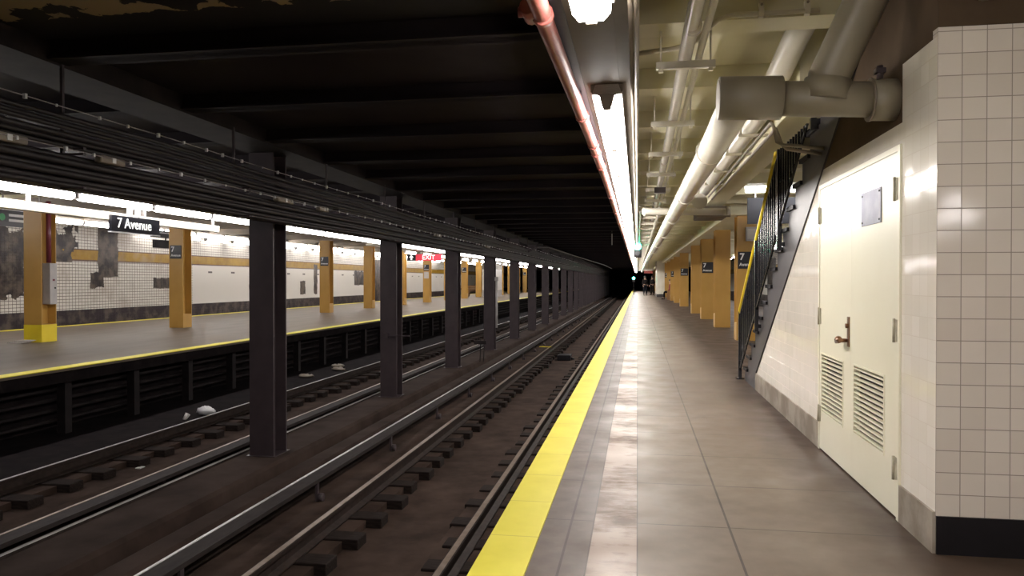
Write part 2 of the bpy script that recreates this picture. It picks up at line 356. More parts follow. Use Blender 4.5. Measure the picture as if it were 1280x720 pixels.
# shaft over the stairs
sh = MB(); sh.box(1.40, 3.7, 4.25, 4.4, 3.3, 6); sh.box(1.40, 3.7, 10.7, 10.85, 3.3, 6); sh.box(1.25, 1.40, 4.25, 10.85, 3.3, 6); sh.box(3.7, 3.85, 4.25, 10.85, 3.3, 6); sh.box(1.25, 3.85, 4.25, 10.85, 6, 6.1)
struct(sh.build('ceiling_stair_shaft', 'trench'))
bn = MB().box(-.0, 6.0, 0, .26, BZ, CZ + .02).build('ceiling_beam', 'cream_ceiling'); struct(bn)
bs = MB().box(0, 1.38, 0, .26, BZ, CZ + .02).build('ceiling_beam', 'cream_ceiling'); struct(bs)
bt = MB(); bt.box(-4.2, -.38, .08, .20, BZ, 3.05); bt.box(-4.2, -.38, .04, .24, BZ, BZ + .02); bt = struct(bt.build('ceiling_track_beam', 'dark_ceiling'))
bf = MB(); bf.box(-8.3, -4.7, .08, .20, BZ, 3.05); bf.box(-8.3, -4.7, .04, .24, BZ, BZ + .02); bf = struct(bf.build('ceiling_far_track_beam', 'dark_ceiling'))
bl = MB().box(-16.2, -8.6, 0, .26, 3.0, 3.32).build('ceiling_far_beam', 'grey_beam'); struct(bl)
first = {}
for i, y in enumerate(ys):
    for src, cond in ((bn, y < 4.3 or y > 10.6), (bs, 4.3 < y < 10.6), (bt, True), (bf, True), (bl, i % 2 == 0)):
        if not cond: continue
        if src.name not in first: first[src.name] = 1; src.location = (0, y, 0)
        else:
            c = src.copy(); COL.objects.link(c); c.location = (0, y, 0)
struct(MB().box(-4.2, -.38, 4.1, 4.85, 3.03, 3.04).build('ceiling_flaking_face', 'flaking'))
struct(MB().box(-4.75, -4.2, BACK, END, BZ - .02, 3.36).build('ceiling_column_girder', 'soot'))
struct(MB().box(-8.7, -8.25, BACK, END, 2.80, 3.36).build('ceiling_far_edge_girder', 'dark_steel'))
struct(MB().box(-16.35, -15.6, BACK, END, 3.16, 3.36).build('ceiling_outer_edge_girder', 'dark_steel'))
struct(MB().box(-.324, -.11, BACK, END, 2.505, 3.4).build('ceiling_edge_beam', 'face_brown'))
struct(MB().box(-.377, -.324, BACK, END, 2.497, 3.4).build('ceiling_edge_beam_flange', 'purple_plate'))
struct(MB().box(-.11, -.045, BACK, END, 2.51, 3.09).build('ceiling_edge_beam_face', 'face_brown'))
struct(MB().box(1.12, 1.399, 5.6, 14.2, 2.56, CZ).build('ceiling_stair_header', 'cream_ceiling'))
struct(MB().box(1.95, 2.65, 16.9, END, 2.72, CZ).build('ceiling_column_cap_girder', 'cream_ceiling'))
# ------------------------------------------------------------------ door
dr = bpy.data.objects.new('door_1', None); COL.objects.link(dr); dr['kind'] = 'structure'
dr['label'] = 'pale cream double metal door with two louvers in the tiled wall'
def leaf(y0, y1, l0, l1, z0, z1, hinge_y):
    b = MB(); X0, X1 = W - .008, W + .035
    b.box(X0, X1, y0, l0, .012, 2.0); b.box(X0, X1, l1, y1, .012, 2.0); b.box(X0, X1, l0, l1, .012, z0); b.box(X0, X1, l0, l1, z1, 2.0)
    lf = b.build('door_leaf', 'door_paint', dr)
    s = MB(); k = 14
    for i in range(k):
        z = z0 + (z1 - z0) * (i + .5) / k
        s.prism([(X0 - .003, z - .007), (X0 + .024, z - .002), (X0 + .024, z + .002), (X0 - .003, z + .002)], 1, l0, l1)
    s.build('louver_slats', 'door_paint', lf)
    MB().box(X0 + .036, X0 + .042, l0, l1, z0, z1).build('louver_backing', 'black', lf)
    fr = MB()
    for a, b_, c_, d_ in ((l0 - .012, l0, z0 - .012, z1 + .012), (l1, l1 + .012, z0 - .012, z1 + .012), (l0, l1, z0 - .012, z0), (l0, l1, z1, z1 + .012)): fr.box(X0 - .005, X0, a, b_, c_, d_)
    fr.build('louver_frame', 'door_paint', lf)
    for zz in (.28, 1.03, 1.80):
        h = MB(); h.box(W - .016, W - .008, hinge_y - .03, hinge_y + .03, zz - .06, zz + .06); h.tube([(W - .020, hinge_y, zz - .065), (W - .020, hinge_y, zz + .065)], .008, 8)
        h.build('hinge', 'door_edge', lf)
    return lf
la = leaf(4.41, 5.3145, 4.63, 5.235, .315, .75, 4.43)
lb = leaf(5.316, 6.19, 5.51, 6.11, .305, .74, 6.18)
f = MB(); f.box(W - .012, W + .03, 4.37, 4.408, 0, 2.035); f.box(W - .012, W + .03, 6.193, 6.22, 0, 2.035); f.box(W - .012, W + .03, 4.408, 6.193, 2.003, 2.035)
f.build('door_frame', 'door_paint', dr)
h = MB(); h.box(W - .014, W - .008, 5.345, 5.395, .86, 1.06); h.build('lock_plate', 'brass', la)
h = MB(); h.tube([(W - .01, 5.40, .90), (W - .06, 5.40, .90)], .014, 10); h.tube([(W - .06, 5.37, .905), (W - .062, 5.43, .90), (W - .055, 5.50, .885)], .014, 10); h.ball((W - .05, 5.47, .90), .026)
h.tube([(W - .01, 5.37, 1.0), (W - .03, 5.37, 1.0)], .016, 10)
h.build('door_handle', 'brass', lb)
h = MB(); h.box(W - .014, W - .008, 4.69, 5.07, 1.64, 1.845); h.build('notice_plate', 'steel_plate', la)
h = MB()
for yy, zz in ((4.71, 1.66), (5.05, 1.66), (4.71, 1.825), (5.05, 1.825)): h.tube([(W - .014, yy, zz), (W - .018, yy, zz)], .006, 8)
h.build('plate_screws', 'black', la)
MB().box(W + .10, W + .12, D0, D1, 0, 2.04).build('door_void', 'trench', dr)

# ------------------------------------------------------------------ stairs and railing
st = thing('staircase', 'enclosed metal staircase rising toward the camera behind the black railing', 'stairs', (0, 0, 0))
SL = .62; Y0 = 10.30; zn = lambda y: (Y0 - y) * SL
run = .29; rise = run * SL
nst = 17
pts = []
for i in range(nst):
    pts += [(Y0 - i * run, i * rise), (Y0 - i * run, (i + 1) * rise)]
yt = Y0 - nst * run; pts.append((yt, nst * rise))
low = [(yt, slant(yt) + .0), (9.40, .205), (9.45, 0.0)]
sg = MB().prism(pts + low, 0, W - .012, W + .03).build('stringer', 'stringer', st)
MB().prism(pts + low, 0, 3.50, 3.56).build('stringer', 'stringer', st)
for i in range(nst):
    y = Y0 - i * run
    b = MB(); b.box(W - .035, 3.52, y - run - .01, y + .035, (i + 1) * rise - .035, (i + 1) * rise); b.box(W + .03, 3.50, y - .012, y, i * rise, (i + 1) * rise - .03)
    b.build('tread', 'black', st)
MB().prism([(yt, zn(yt) - .25), (Y0 - .3, -.0), (9.5, 0), (yt, slant(yt) + .02)], 0, W + .26, 3.49).build('soffit', 'trench', st)
rl = thing('stair_railing', 'black baluster railing with yellow handrail along the staircase', 'railing')
XR = W - .06
yr0, yr1 = 10.42, 6.1
zr = lambda y: (10.38 - y) * SL
MB().tube([(XR, yr0 + .02, .80), (XR, yr0 - .02, .93), (XR, yr1, zr(yr1) + .93)], .024, 8).build('handrail', 'hand_yellow', rl)
MB().tube([(XR, yr0, .12), (XR, yr1, zr(yr1) + .10)], .014, 6).build('bottom_rail', 'rail_black', rl)
MB().tube([(XR, yr0, .84), (XR, yr1, zr(yr1) + .84)], .012, 6).build('top_rail', 'rail_black', rl)
y = yr0 - .12
while y > yr1 + .05:
    MB().box(XR - .009, XR + .009, y - .009, y + .009, zr(y) + .11, zr(y) + .86).build('baluster', 'rail_black', rl); y -= .115
for k, y in enumerate((yr0, yr0 - 1.4, yr0 - 2.8, yr1 + .1)):
    b = MB(); b.box(XR - .022, XR + .022, y - .022, y + .022, max(0, zr(y) - .12), zr(y) + .92)
    if k == 0: b.box(XR - .05, XR + .05, y - .05, y + .05, 0, .015)
    else: b.box(XR - .02, W + .0, y - .02, y + .02, zr(y) - .08, zr(y) - .04)
    b.build('post', 'rail_black', rl)

# ------------------------------------------------------------------ steel columns between the tracks
def hcol(w_, d_, z0, z1, tf=.025, foot=0.0):
    b = MB(); b.box(0, w_, 0, tf, z0, z1); b.box(0, w_, d_ - tf, d_, z0, z1); b.box(w_/2 - .02, w_/2 + .02, tf, d_ - tf, z0, z1)
    return b
dc = thing('steel_column', 'x', 'column')
hcol(.32, .36, -.87, 2.88).build('column_shaft', 'dark_steel', dc, bevel=.004)
b = MB()
for sx in ():
    for yy in (.06, .30): b.tube([(sx + .02, yy, -.87), (sx + .02, yy, -.82)], .018, 6)
b.box(-.03, .35, -.03, .39, -.875, -.862); b.build('base_plate', 'dark_steel', dc)
NC = 24
for k in range(NC):
    lab = 'nearest dark steel column on the concrete bench between the tracks' if k == 0 else ordw(k + 1) + ' dark steel column from the camera, on the bench between the tracks'
    o = dc if k == 0 else copy_tree(dc)
    o.location = (-4.745, 8.75 + 4.85 * k, 0); o['label'] = lab; o['group'] = 'dark steel columns between the tracks'
# fittings on those columns
cb = thing('cable_bracket', 'small dark bar bracket sticking out of the second dark column', 'bracket', (-4.62, 13.58, .28))
MB().box(0, .45, -.03, 0, -.012, .012).build('bar', 'dark_steel', cb); MB().box(-.05, .03, -.02, .0, -.05, .05).build('mounting_plate', 'dark_steel', cb)
cp = thing('conduit_riser', 'pale vertical conduit beside the fourth dark column', 'conduit', (-4.30, 23.1, 0))
MB().tube([(0, 0, -.15), (0, 0, 1.36)], .035, 8).build('pipe', 'grey_box', cp); MB().box(-.05, .05, -.05, .05, 1.30, 1.42).build('junction_cap', 'grey_box', cp)
tb = thing('equipment_stand', 'small dark equipment stand on the bench by the third dark column', 'stand', (-4.22, 20.2, -.90))
for x in (0, .10): MB().tube([(x, 0, 0), (x + .02, 0, .62)], .013, 6).build('leg', 'soot', tb)
MB().box(-.16, .18, -.03, .03, .48, .58).build('box', 'soot', tb)

# ------------------------------------------------------------------ ochre platform columns with station signs
def ocol(h_, yellow=False):
    t = thing('platform_column', 'x', 'column')
    b = hcol(.42, .42, 0.0, h_, .022); b.build('column_shaft', 'orange', t, bevel=.004)
    f = MB()
    for a, c_ in ((.002, .19), (.23, .418)):
        f.prism([(a, 0), (c_, 0), (c_, .42 if a > .1 else .50), (a, .50 if a > .1 else .42)] if False else [(a, 0), (c_, 0), (c_, .38), (a, .38)], 1, .022, .398)
    f.build('concrete_foot', 'orange', t)
    if yellow:
        g = MB(); g.box(-.003, .423, -.003, .423, 0, .37); g.build('yellow_base', 'yellow_paint', t)
    return t
def sign7(par, z, wd=.34, hh=.37, x=.21):
    s_ = MB().box(x - wd/2, x + wd/2, -.016, -.001, z - hh/2, z + hh/2).build('sign_plate', 'sign_black', par, bevel=.003)
    s_['label'] = 'black sign plate reading 7 Avenue'
    text('7', .20, 'text_white', s_, (x - wd/2 + .035, -.018, z + .07), FACE_CAM, .004, 'LEFT')
    text('Avenue', .095, 'text_white', s_, (x - wd/2 + .03, -.018, z - .095), FACE_CAM, .002, 'LEFT')
oc = ocol(2.95)
ocy = ocol(2.95, True)
ocs = ocol(2.95); sign7(ocs, 2.10)
SIG = (1, 3, 6, 8, 11, 14)
used = set()
for k in range(16):
    src = ocy if k == 0 else ocs if k in SIG else oc
    o = src if src.name not in used else copy_tree(src); used.add(src.name)
    o.location = (-12.83, 14.2 + 5.06 * k, 0)
    o['label'] = 'ochre column with bright yellow base on the far platform' if k == 0 else ordw(k + 1) + ' ochre column on the far platform' + (', with a black station sign' if k in SIG else ', without a station sign')
    o['group'] = 'ochre columns on the far platform'
    if k == 6:
        MB().box(.06, .36, -.012, -.001, 1.45, 1.85).build('paper_notice', 'paper', o)
rc = ocol(2.72); rcs = ocol(2.72); sign7(rcs, 1.75, .37, .37)
RY = [17.15, 21.85, 26.5, 31.2, 39.5, 46.0, 51.0] + [57.0 + 4.85 * k for k in range(12)]
for k in range(len(RY)):
    src = rcs if k % 2 == 0 else rc
    o = src if src.name not in used else copy_tree(src); used.add(src.name)
    o.location = (2.13, RY[k], 0)
    o['label'] = ('nearest ochre column on the near platform, beside the stair railing' if k == 0 else ordw(k + 1) + ' ochre column along the near platform' + (', with a station sign' if k % 2 == 0 else ', bare of signs'))
    o['group'] = 'ochre columns on the near platform'
gb = thing('alarm_box', 'grey metal box mounted on the yellow-based ochre column', 'box', (-12.36, 14.45, 0))
MB().box(-.16, .03, -.10, .10, .80, 1.68).build('cabinet', 'grey_box', gb, bevel=.01); MB().box(.031, .036, -.03, .03, 1.30, 1.34).build('label_plate', 'maroon', gb)
MB().tube([(.035, .03, 1.15), (.045, .03, 1.15)], .018, 8).build('knob', 'black', gb)
tag(MB().tube([(0, 0, 1.69), (0, 0, 3.0)], .05, 10).build('standpipe', 'maroon', None, (-12.43, 14.43, 0)), 'maroon vertical pipe above the grey box on the yellow-based column', 'pipe')

# ------------------------------------------------------------------ rails, ties, contact rails
def rail_mesh(L):
    b = MB(); P_ = [(-.07, 0), (.07, 0), (.07, .012), (.012, .03), (.012, .10), (.035, .112), (.035, .145), (-.035, .145), (-.035, .112), (-.012, .10), (-.012, .03), (-.07, .012)]
    b.prism(P_, 1, 0, L); return b
rails = [(-1.465, 'worn running rail closest to the near platform'), (-2.85, 'brownish running rail on the far side of the near track'), (-5.38, 'running rail of the far track nearest the dark columns'), (-6.84, 'thin bright running rail of the far track by the far platform')]
for x, lab in rails:
    t = thing('running_rail', lab, 'rail', (x, BACK, -1.02), group='running rails')
    rail_mesh(END - BACK).build('rail_web', 'rail', t)
    hw = .024 if x > -5 else .014
    MB().box(-hw, hw, 0, END - BACK, .145, .149).build('worn_head', 'rail_top' if x > -6 else 'rail_bright', t)
tie = MB().box(-.24, .24, -.115, .115, -.13, 0).build('tie_block', 'wood', bevel=.012)
tie2 = tie
rows = [(-1.50, 'short dark tie block under the platform-side rail of the near track'), (-2.72, 'short dark tie block under the outer rail of the near track'),
        (-5.45, 'short dark tie block under the column-side rail of the far track'), (-6.62, 'short dark tie block under the far track rail by the far platform')]
ft = True
for x, lab in rows:
    start = {0: 3.6, 1: 3.6, 2: 4.6, 3: 6.0}[rows.index((x, lab))]
    for k in range(75):
        o = tie if ft else tie.copy()
        if not ft: COL.objects.link(o)
        ft = False
        o.location = (x + random.uniform(-.05, .05), start + .60 * k + random.uniform(-.03, .03), -1.02 + random.uniform(-.006, .0)); o.rotation_euler = (0, 0, random.uniform(-.02, .02))
        tag(o, lab, 'railroad tie', 'tie blocks, ' + lab.split('under the ')[1])
b = MB()
for x, lab in rows:
    for k in range(75, 150): b.box(x - .24, x + .24, 6 + .6 * k - .115, 6 + .6 * k + .115, -1.15, -1.02)
o = b.build('tie_block', 'wood'); o['kind'] = 'stuff'; tag(o, 'distant dark tie blocks far down both tracks', 'railroad tie')
def contact(x, s, lab):   # s: side on which the cover board lies
    t = thing('contact_rail', lab, 'rail', (x, BACK, 0))
    L = END - BACK
    cx = -.09 if s > 0 else 0
    MB().box(cx - .035, cx + .035, 0, L, -.98, -.875).build('conductor', 'rail', t)
    MB().box(cx - (.034 if s > 0 else .0), cx + (-.008 if s > 0 else .034), 0, L, -.875, -.868).build('bright_running_face', 'rail_bright', t)
    a, c_ = sorted((s * .03, s * .19))
    MB().box(a, c_, 0, L, -.845, -.805).build('cover_board', 'cover', t)
    a, c_ = sorted((s * .155, s * .18))
    for k in range(48):
        y = 2 + 2.45 * k
        g = MB(); g.box(a, c_, y, y + .05, -1.10, -.845); g.tube([(s * .19, y + .025, -1.0), (s * .235, y + .025, -1.0)], .045, 8)
        g.build('bracket', 'dark_steel', t)
contact(-3.53, 1, 'third rail with wooden cover board beside the near track')
contact(-4.985, -1, 'third rail with wooden cover board between the dark columns and the far track')
# trackside bits
dbx = thing('drain_box', 'black low box in the trough of the near track', 'box', (-2.2, 23.2, -1.12))
MB().box(-.2, .2, -.3, .3, 0, .17).build('box_body', 'black', dbx, bevel=.02); MB().tube([(.2, 0, .05), (.26, .1, .03)], .03, 8).build('hose_end', 'black', dbx)
tag(MB().prism([(-.18, 0), (.16, -.02), (.2, .06), (-.1, .08)], 2, 0, .02).build('yellow_scrap', 'yellow_paint', None, (-2.98, 24.6, -.86)), 'small yellow scrap lying by the rail of the near track', 'scrap')
bag = MB().ball((0, 0, .07), .14, (1.15, .8, .5), 14)
for v in bag.bm.verts:
    k = random.uniform(.75, 1.2); v.co.x *= k; v.co.y *= k; v.co.z = max(.0, v.co.z * random.uniform(.75, 1.25))
tag(bag.build('plastic_bag', 'plastic', None, (-7.40, 12.15, -1.035)), 'crumpled white plastic bag beside the far track', 'bag')
cpm = MB().tube([(0, 0, 0), (.03, .06, .09)], [.03, .045], 10)
tag(cpm.build('paper_cup', 'paper', None, (-7.50, 11.66, -1.03)), 'small pale paper cup lying next to the plastic bag', 'litter')
for (x, y), lab in zip([(-7.9, 17.3), (-8.0, 19.5), (-7.7, 18.8)], ['grey flattened bag in the dark gutter by the far platform, nearest', 'pale crumpled wrapper in the dark gutter by the far platform, farthest', 'small grey wrapper in the gutter between two others']):
    q = MB().ball((0, 0, .04), .12, (1.6, 1.0, .4), 12)
    for v in q.bm.verts: v.co.z = max(0, v.co.z * random.uniform(.6, 1.3)); v.co.x *= random.uniform(.8, 1.1)
    tag(q.build('litter_wrapper', 'grey_beam', None, (x, y, -1.035)), lab, 'litter', 'litter in the gutter')
tag(MB().box(-.035, .035, -.05, .05, 0, .01).build('paper_scrap', 'paper', None, (-6.35, 8.9, -1.12)), 'tiny white paper scrap in the far track trough', 'litter')
card = MB()
for k in range(5): card.prism([(-.22 + .05*k, -.1), (.1 + .05*k, -.13 + .02*k), (.16 + .04*k, .07), (-.16 + .05*k, .09)], 2, .005 + .013*k, .016 + .013*k)
tag(card.build('cardboard_scraps', 'paper', None, (-12.7, 13.95, 0)), 'crumpled newspaper on the floor by the yellow column base', 'litter')

# ------------------------------------------------------------------ far platform's underside
for k in range(40):
    pass
pp = thing('platform_post', 'x', 'post'); MB().box(-.07, .07, -.07, .07, -1.13, -.23).build('post_shaft', 'soot', pp); MB().box(-.12, .12, -.12, .12, -1.13, -1.09).build('post_foot', 'soot', pp)
for k in range(22):
    o = pp if k == 0 else copy_tree(pp)
    o.location = (-8.70, 10.4 + 1.62 * k, 0); o['label'] = ordw(k + 1) + ' dark post from the camera under the far platform edge'; o['group'] = 'posts under the far platform'
for z, lab in ((-.38, 'topmost'), (-.54, 'second from the top'), (-.70, 'third from the top'), (-.86, 'lowest')):
    t = thing('conduit', 'dark horizontal conduit under the far platform edge, ' + lab, 'conduit', (-8.90, BACK, z), group='conduits under the far platform')
    MB().tube([(0, 0, 0), (0, END - BACK, 0)], .032, 8).build('pipe', 'soot', t)
    b = MB().box(-.03, .06, 5, 5.05, -.05, .05).build('strap', 'dark_steel', t)

# ------------------------------------------------------------------ cable runs along the columns
def sag(y, span, d): t = ((y - 6.2) % span) / span; return -4 * d * t * (1 - t)
def cable(x, z, r, y0=-2, y1=112, d=.02, span=4.85, seg=.8, n=6):
    pts = []; y = y0
    while y <= y1: pts.append((x, y, z + sag(y, span, d))); y += seg if y < 40 else seg * 3
    return MB().tube(pts, r, n, cap=True)
ups = [(-4.08, 2.50, .022), (-4.10, 2.455, .024), (-4.06, 2.41, .02), (-4.09, 2.365, .024), (-4.06, 2.325, .018), (-4.12, 2.30, .022)]
lows = [(-4.14, 2.215, .024), (-4.10, 2.17, .028), (-4.13, 2.125, .024), (-4.09, 2.085, .026), (-4.14, 2.045, .026), (-4.10, 2.01, .022), (-4.16, 2.19, .03), (-4.17, 2.10, .03)]
for i, (x, z, r) in enumerate(ups):
    tag(cable(x, z, r, d=random.uniform(.01, .03)).build('cable', 'cable'), 'black cable in the upper run by the dark columns, ' + ordw(i + 1) + ' from the top', 'cable', 'upper cable run')
for i, (x, z, r) in enumerate(lows):
    tag(cable(x, z, r, d=random.uniform(.006, .018)).build('cable', 'cable'), 'black cable in the lower run over the track, ' + ordw(i + 1) + (' from the top' if i < 6 else ', behind the others'), 'cable', 'lower cable run')
for z, nm in ((2.545, 'upper'), (2.255, 'lower')):
    t = thing('messenger_wire', nm + ' thin pale messenger wire with bright clips above the black cables', 'wire')
    cable(-4.03, z, .0045, d=.012, n=5).build('wire_strand', 'wire', t)
    cl = None
    for k in range(95):
        y = 3.0 + .36 * k + random.uniform(-.05, .05) if k < 60 else 24.6 + (k - 60) * .8
        if cl is None: cl = MB().box(-.008, .008, -.008, .008, -.016, .010).build('clip', 'clip', t); c = cl
        else: c = cl.copy(); COL.objects.link(c)
        c.location = (-4.025, y, z + sag(y, 4.85, .012)); c.scale = [random.choice((.7, 1, 1.3))] * 3
tag(MB().box(-4.34, -4.20, -2, 112, 1.99, 2.22).build('cable_channel', 'dark_steel'), 'long dark steel channel behind the lower cables on the columns', 'cable channel')
hg = thing('cable_hanger', 'x', 'bracket')
b = MB(); b.box(-4.215, -4.195, -.012, .012, 1.98, 2.92); b.build('rod', 'dark_steel', hg)
for z in (2.275, 1.985, 2.235): MB().box(-4.20, -4.02, -.015, .015, z - .008, z + .008).build('arm', 'dark_steel', hg)
for k in range(45):
    o = hg if k == 0 else copy_tree(hg)
    o.location = (0, 2.6 + 2.42 * k, 0); o['label'] = nth(k + 1) + ' dark hanger bracket holding the cable runs under the ceiling'; o['group'] = 'cable hanger brackets'
for i, (y, w_) in enumerate(((4.35, .32), (5.35, .28), (8.3, .4), (9.4, .3), (15.2, .4), (20.5, .5))):
    t = thing('splice_box', nth(i + 1) + ' grey splice box clipped to the lower messenger wire', 'box', (-4.06, y, 2.235), group='splice boxes')
    MB().box(-.035, .03, -w_/2, w_/2, -.03, .028).build('box_body', 'grey_beam', t, bevel=.012); MB().box(.03, .036, -.02, .02, -.02, .02).build('latch', 'clip', t)
cc = MB().tube([(-4.0, 28, 2.40), (-3.85, 29.5, 2.62), (-3.6, 31, 2.68), (-3.3, 40, 2.62), (-2.6, 60, 2.55), (-2.5, 75, 2.5)], .03, 8)
tag(cc.build('conduit', 'dark_steel'), 'dark conduit bowing out from the cable runs high over the near track', 'conduit')

# ------------------------------------------------------------------ fluorescent fixtures
def near_fixture():
    t = thing('light_fixture', 'x', 'light fixture')
    L = 1.50
    MB().prism([(-.07, .092), (-.092, .030), (.092, .030), (.07, .092)], 1, 0, L).build('housing', 'housing', t)
    MB().prism([(-.082, .030), (-.078, -.020), (-.050, -.052), (.050, -.052), (.078, -.020), (.082, .030)], 1, .03, L - .03).build('lens', 'tube', t)
    for y in (0, L - .03):
        MB().prism([(-.098, .092), (-.098, .045), (-.045, .022), (-.034, -.028), (-.020, -.062), (.020, -.062), (.034, -.028), (.045, .022), (.098, .045), (.098, .092)], 1, y, y + .025).build('end_cap', 'grey_beam', t)
    MB().box(-.045, .045, .745, .755, -.056, -.053).build('lens_band', 'housing', t)
    return t
nf = near_fixture()
ysf = [3.16 - 1.5 - 1.53 * k for k in range(7, -1, -1)] + [4.70 + 1.53 * k for k in range(60)]
for i, y in enumerate(ysf):
    o = nf if i == 0 else copy_tree(nf)
    o.location = (-.188, y, 2.413)
    o['group'] = 'lights over the near platform edge'
    o['label'] = ('bright fluorescent fixture cut by the top of the photo' if i == 7 else 'fluorescent fixture over the platform edge behind the camera, ' + ordw(7 - i) + ' one back' if i < 7 else nth(i - 7) + ' fixture of the unbroken light line over the near platform edge')
def far_fixture(mat):
    t = thing('light_fixture', 'x', 'light fixture')
    MB().box(-.09, .09, 0, 1.80, .10, .16).build('housing', 'housing', t)
    MB().tube([(.05, .06, .035), (.05, 1.74, .035)], .068, 8).build('tube_lamp', mat, t)
    for y in (0, 1.75): MB().box(-.05, .08, y, y + .05, -.01, .10).build('lamp_holder', 'grey_box', t)
    b = MB(); b.box(-.03, .03, .6, .9, .16, .24); b.build('mounting_box', 'grey_box', t)
    return t
ff = far_fixture('tube_far')
def row(x, z, y0, n_, lab, grp, pitch=1.86, src=None):
    for k in range(n_):
        o = (src if k == 0 else copy_tree(src)) if src else ff if not row.done else copy_tree(ff)
        row.done = True
        o.location = (x, y0 + pitch * k, z); o['label'] = nth(k + 1) + lab; o['group'] = grp
row.done = False
row(-8.50, 2.56, 4.80, 42, ' fluorescent tube fixture in the row over the track-side edge of the far platform', 'tube row over the far platform edge')
row(-15.7, 2.92, 10.2, 36, ' fluorescent tube fixture in the row over the outer edge of the far platform', 'tube row over the outer edge')
row(-19.25, 3.11, 27.0, 20, ' added tube standing in for reflected glare along the top of the far tiled wall', 'added glare row along the far tiled wall', 2.3, far_fixture('wall_glare'))  # added glowing row, stands in for reflections on the glossy wall
row(-12.0, 2.76, 34.99, 16, ' fluorescent tube fixture in the middle of the far platform', 'tube row in the middle of the far platform', 3.24)
row(5.6, 2.66, -13.61, 24, ' tube fixture over the outer edge of the near platform beyond the ochre columns', 'tube row over the outer edge of the near platform', 3.24)
fa = thing('lamp_fascia', 'long cream fascia board below the nearest tubes over the far platform edge', 'fascia', (-8.62, 6.0, 2.30))
MB().box(-.05, .05, 0, 8.6, 0, .135).build('board', 'white_pipe', fa, bevel=.01)
for y in (1.0, 3.6, 6.2, 8.4): MB().box(-.02, .02, y, y + .05, .135, .28).build('hanger', 'grey_box', fa)
fb = thing('lamp_fascia', 'far cream ceiling panel behind the tubes past the second dark column', 'fascia', (-9.1, 26.0, 2.55))
MB().prism([(-.5, .02), (.4, .14), (.4, .2), (-.5, .08)], 1, 0, 6.0).build('board', 'white_pipe', fb); MB().box(-.1, -.05, 2, 2.05, .1, .6).build('hanger', 'grey_box', fb)
pl = thing('light_fixture', 'bright fluorescent fixture crosswise behind the stair railing on the near platform', 'light fixture', (1.82, 13.6, 2.83))
MB().box(0, 1.5, -.12, .12, .09, .15).build('housing', 'housing', pl); MB().box(.7, .8, -.05, .05, .15, .24).build('mounting_box', 'grey_box', pl); MB().prism([(-.10, .09), (-.07, 0), (.07, 0), (.10, .09)], 0, .02, 1.48).build('lens', 'tube_low', pl)

# ------------------------------------------------------------------ signs
hs = thing('station_sign', 'long black station sign reading 7 Avenue hung over the far platform edge', 'sign', (-8.55, 11.25, 2.12))
bd = MB().box(-.03, .03, 0, 1.27, 0, .27).build('sign_board', 'sign_black', hs)
text('7 Avenue', .235, 'sign_lit', bd, (.034, .58, .14), FACE_E, .002)
MB().box(-.035, .035, -.01, 1.28, -.016, 0).build('lower_trim', 'text_white', hs)
for y in (.45, .66): MB().box(-.03, .03, y, y + .08, .27, .60).build('hanger', 'grey_box', hs)
def info(label, loc, wd, hh, rows_, face='E'):
    t = thing('direction_sign', label, 'sign', loc)
    b = MB().box(-.03, .03, 0, wd, 0, hh).build('sign_board', 'sign_black', t)
    MB().tube([(.03, .16, hh * .55), (.036, .16, hh * .55)], hh * .22, 16).build('route_disc', 'disc_green', t)
    k = MB()
    for j in range(rows_): k.box(.031, .035, .34, wd - .1 - .12 * j, hh * (.62 - .32 * j), hh * (.62 - .32 * j) + hh * .16)
    k.build('light_strip', 'text_white', t)
    for y in (.2, wd - .25): MB().box(-.015, .015, y, y + .03, hh, 3.31 - loc[2]).build('hanger', 'grey_box', t)
    return t
M['disc_green'] = dirty('green_disc_enamel', (.05, .35, .12), (.06, .4, .15), .4, bump=0)
info('dark hanging sign with green disc left of the first ochre column', (-13.9, 14.6, 2.52), 1.5, .36, 2)
info('dark hanging sign with green disc beside the second ochre column', (-13.9, 20.0, 2.58), 1.3, .20, 1)
sm = thing('service_monitor', 'dark hanging monitor below the small green disc sign', 'monitor', (-13.9, 20.15, 2.27))
MB().box(-.05, .05, 0, 1.2, 0, .24).build('monitor_case', 'black', sm); MB().box(-.015, .015, .55, .58, .24, .31).build('hanger', 'black', sm)
ex = thing('exit_sign', 'lit red sign with white arrow and the word EXIT over the far platform', 'sign', (-10.55, 34.0, 2.23))
b = MB().box(.42, 1.65, -.02, .02, 0, .30).build('red_panel', 'sign_red', ex); text('EXIT', .30, 'sign_lit', b, (1.03, -.025, .15), FACE_CAM, .004)
MB().box(.0, .42, -.02, .02, 0, .30).build('arrow_panel', 'sign_black', ex)
MB().prism([(.17, .04), (.25, .04), (.25, .15), (.32, .15), (.21, .27), (.10, .15), (.17, .15)], 1, -.028, -.021).build('arrow', 'sign_lit', ex)
MB().box(.8, .83, -.01, .01, .30, 1.08).build('hanger', 'grey_box', ex)
bs_ = thing('hanging_sign', 'large dark blank sign hung behind the stair railing', 'sign', (1.92, 14.0, 2.31))
MB().box(0, 1.05, -.03, .03, 0, .46).build('sign_board', 'sign_slate', bs_)
for x in (.12, .9): MB().box(x, x + .03, -.01, .01, .46, .84).build('hanger', 'grey_box', bs_)
mo = thing('wall_monitor', 'small framed pale notice case on the nearest ochre column of the near platform', 'notice case', (2.30, 16.95, 2.16))
MB().box(0, .26, 0, .10, 0, .30).build('frame', 'grey_box', mo); MB().box(.03, .23, -.006, 0, .04, .26).build('screen', 'paper', mo)

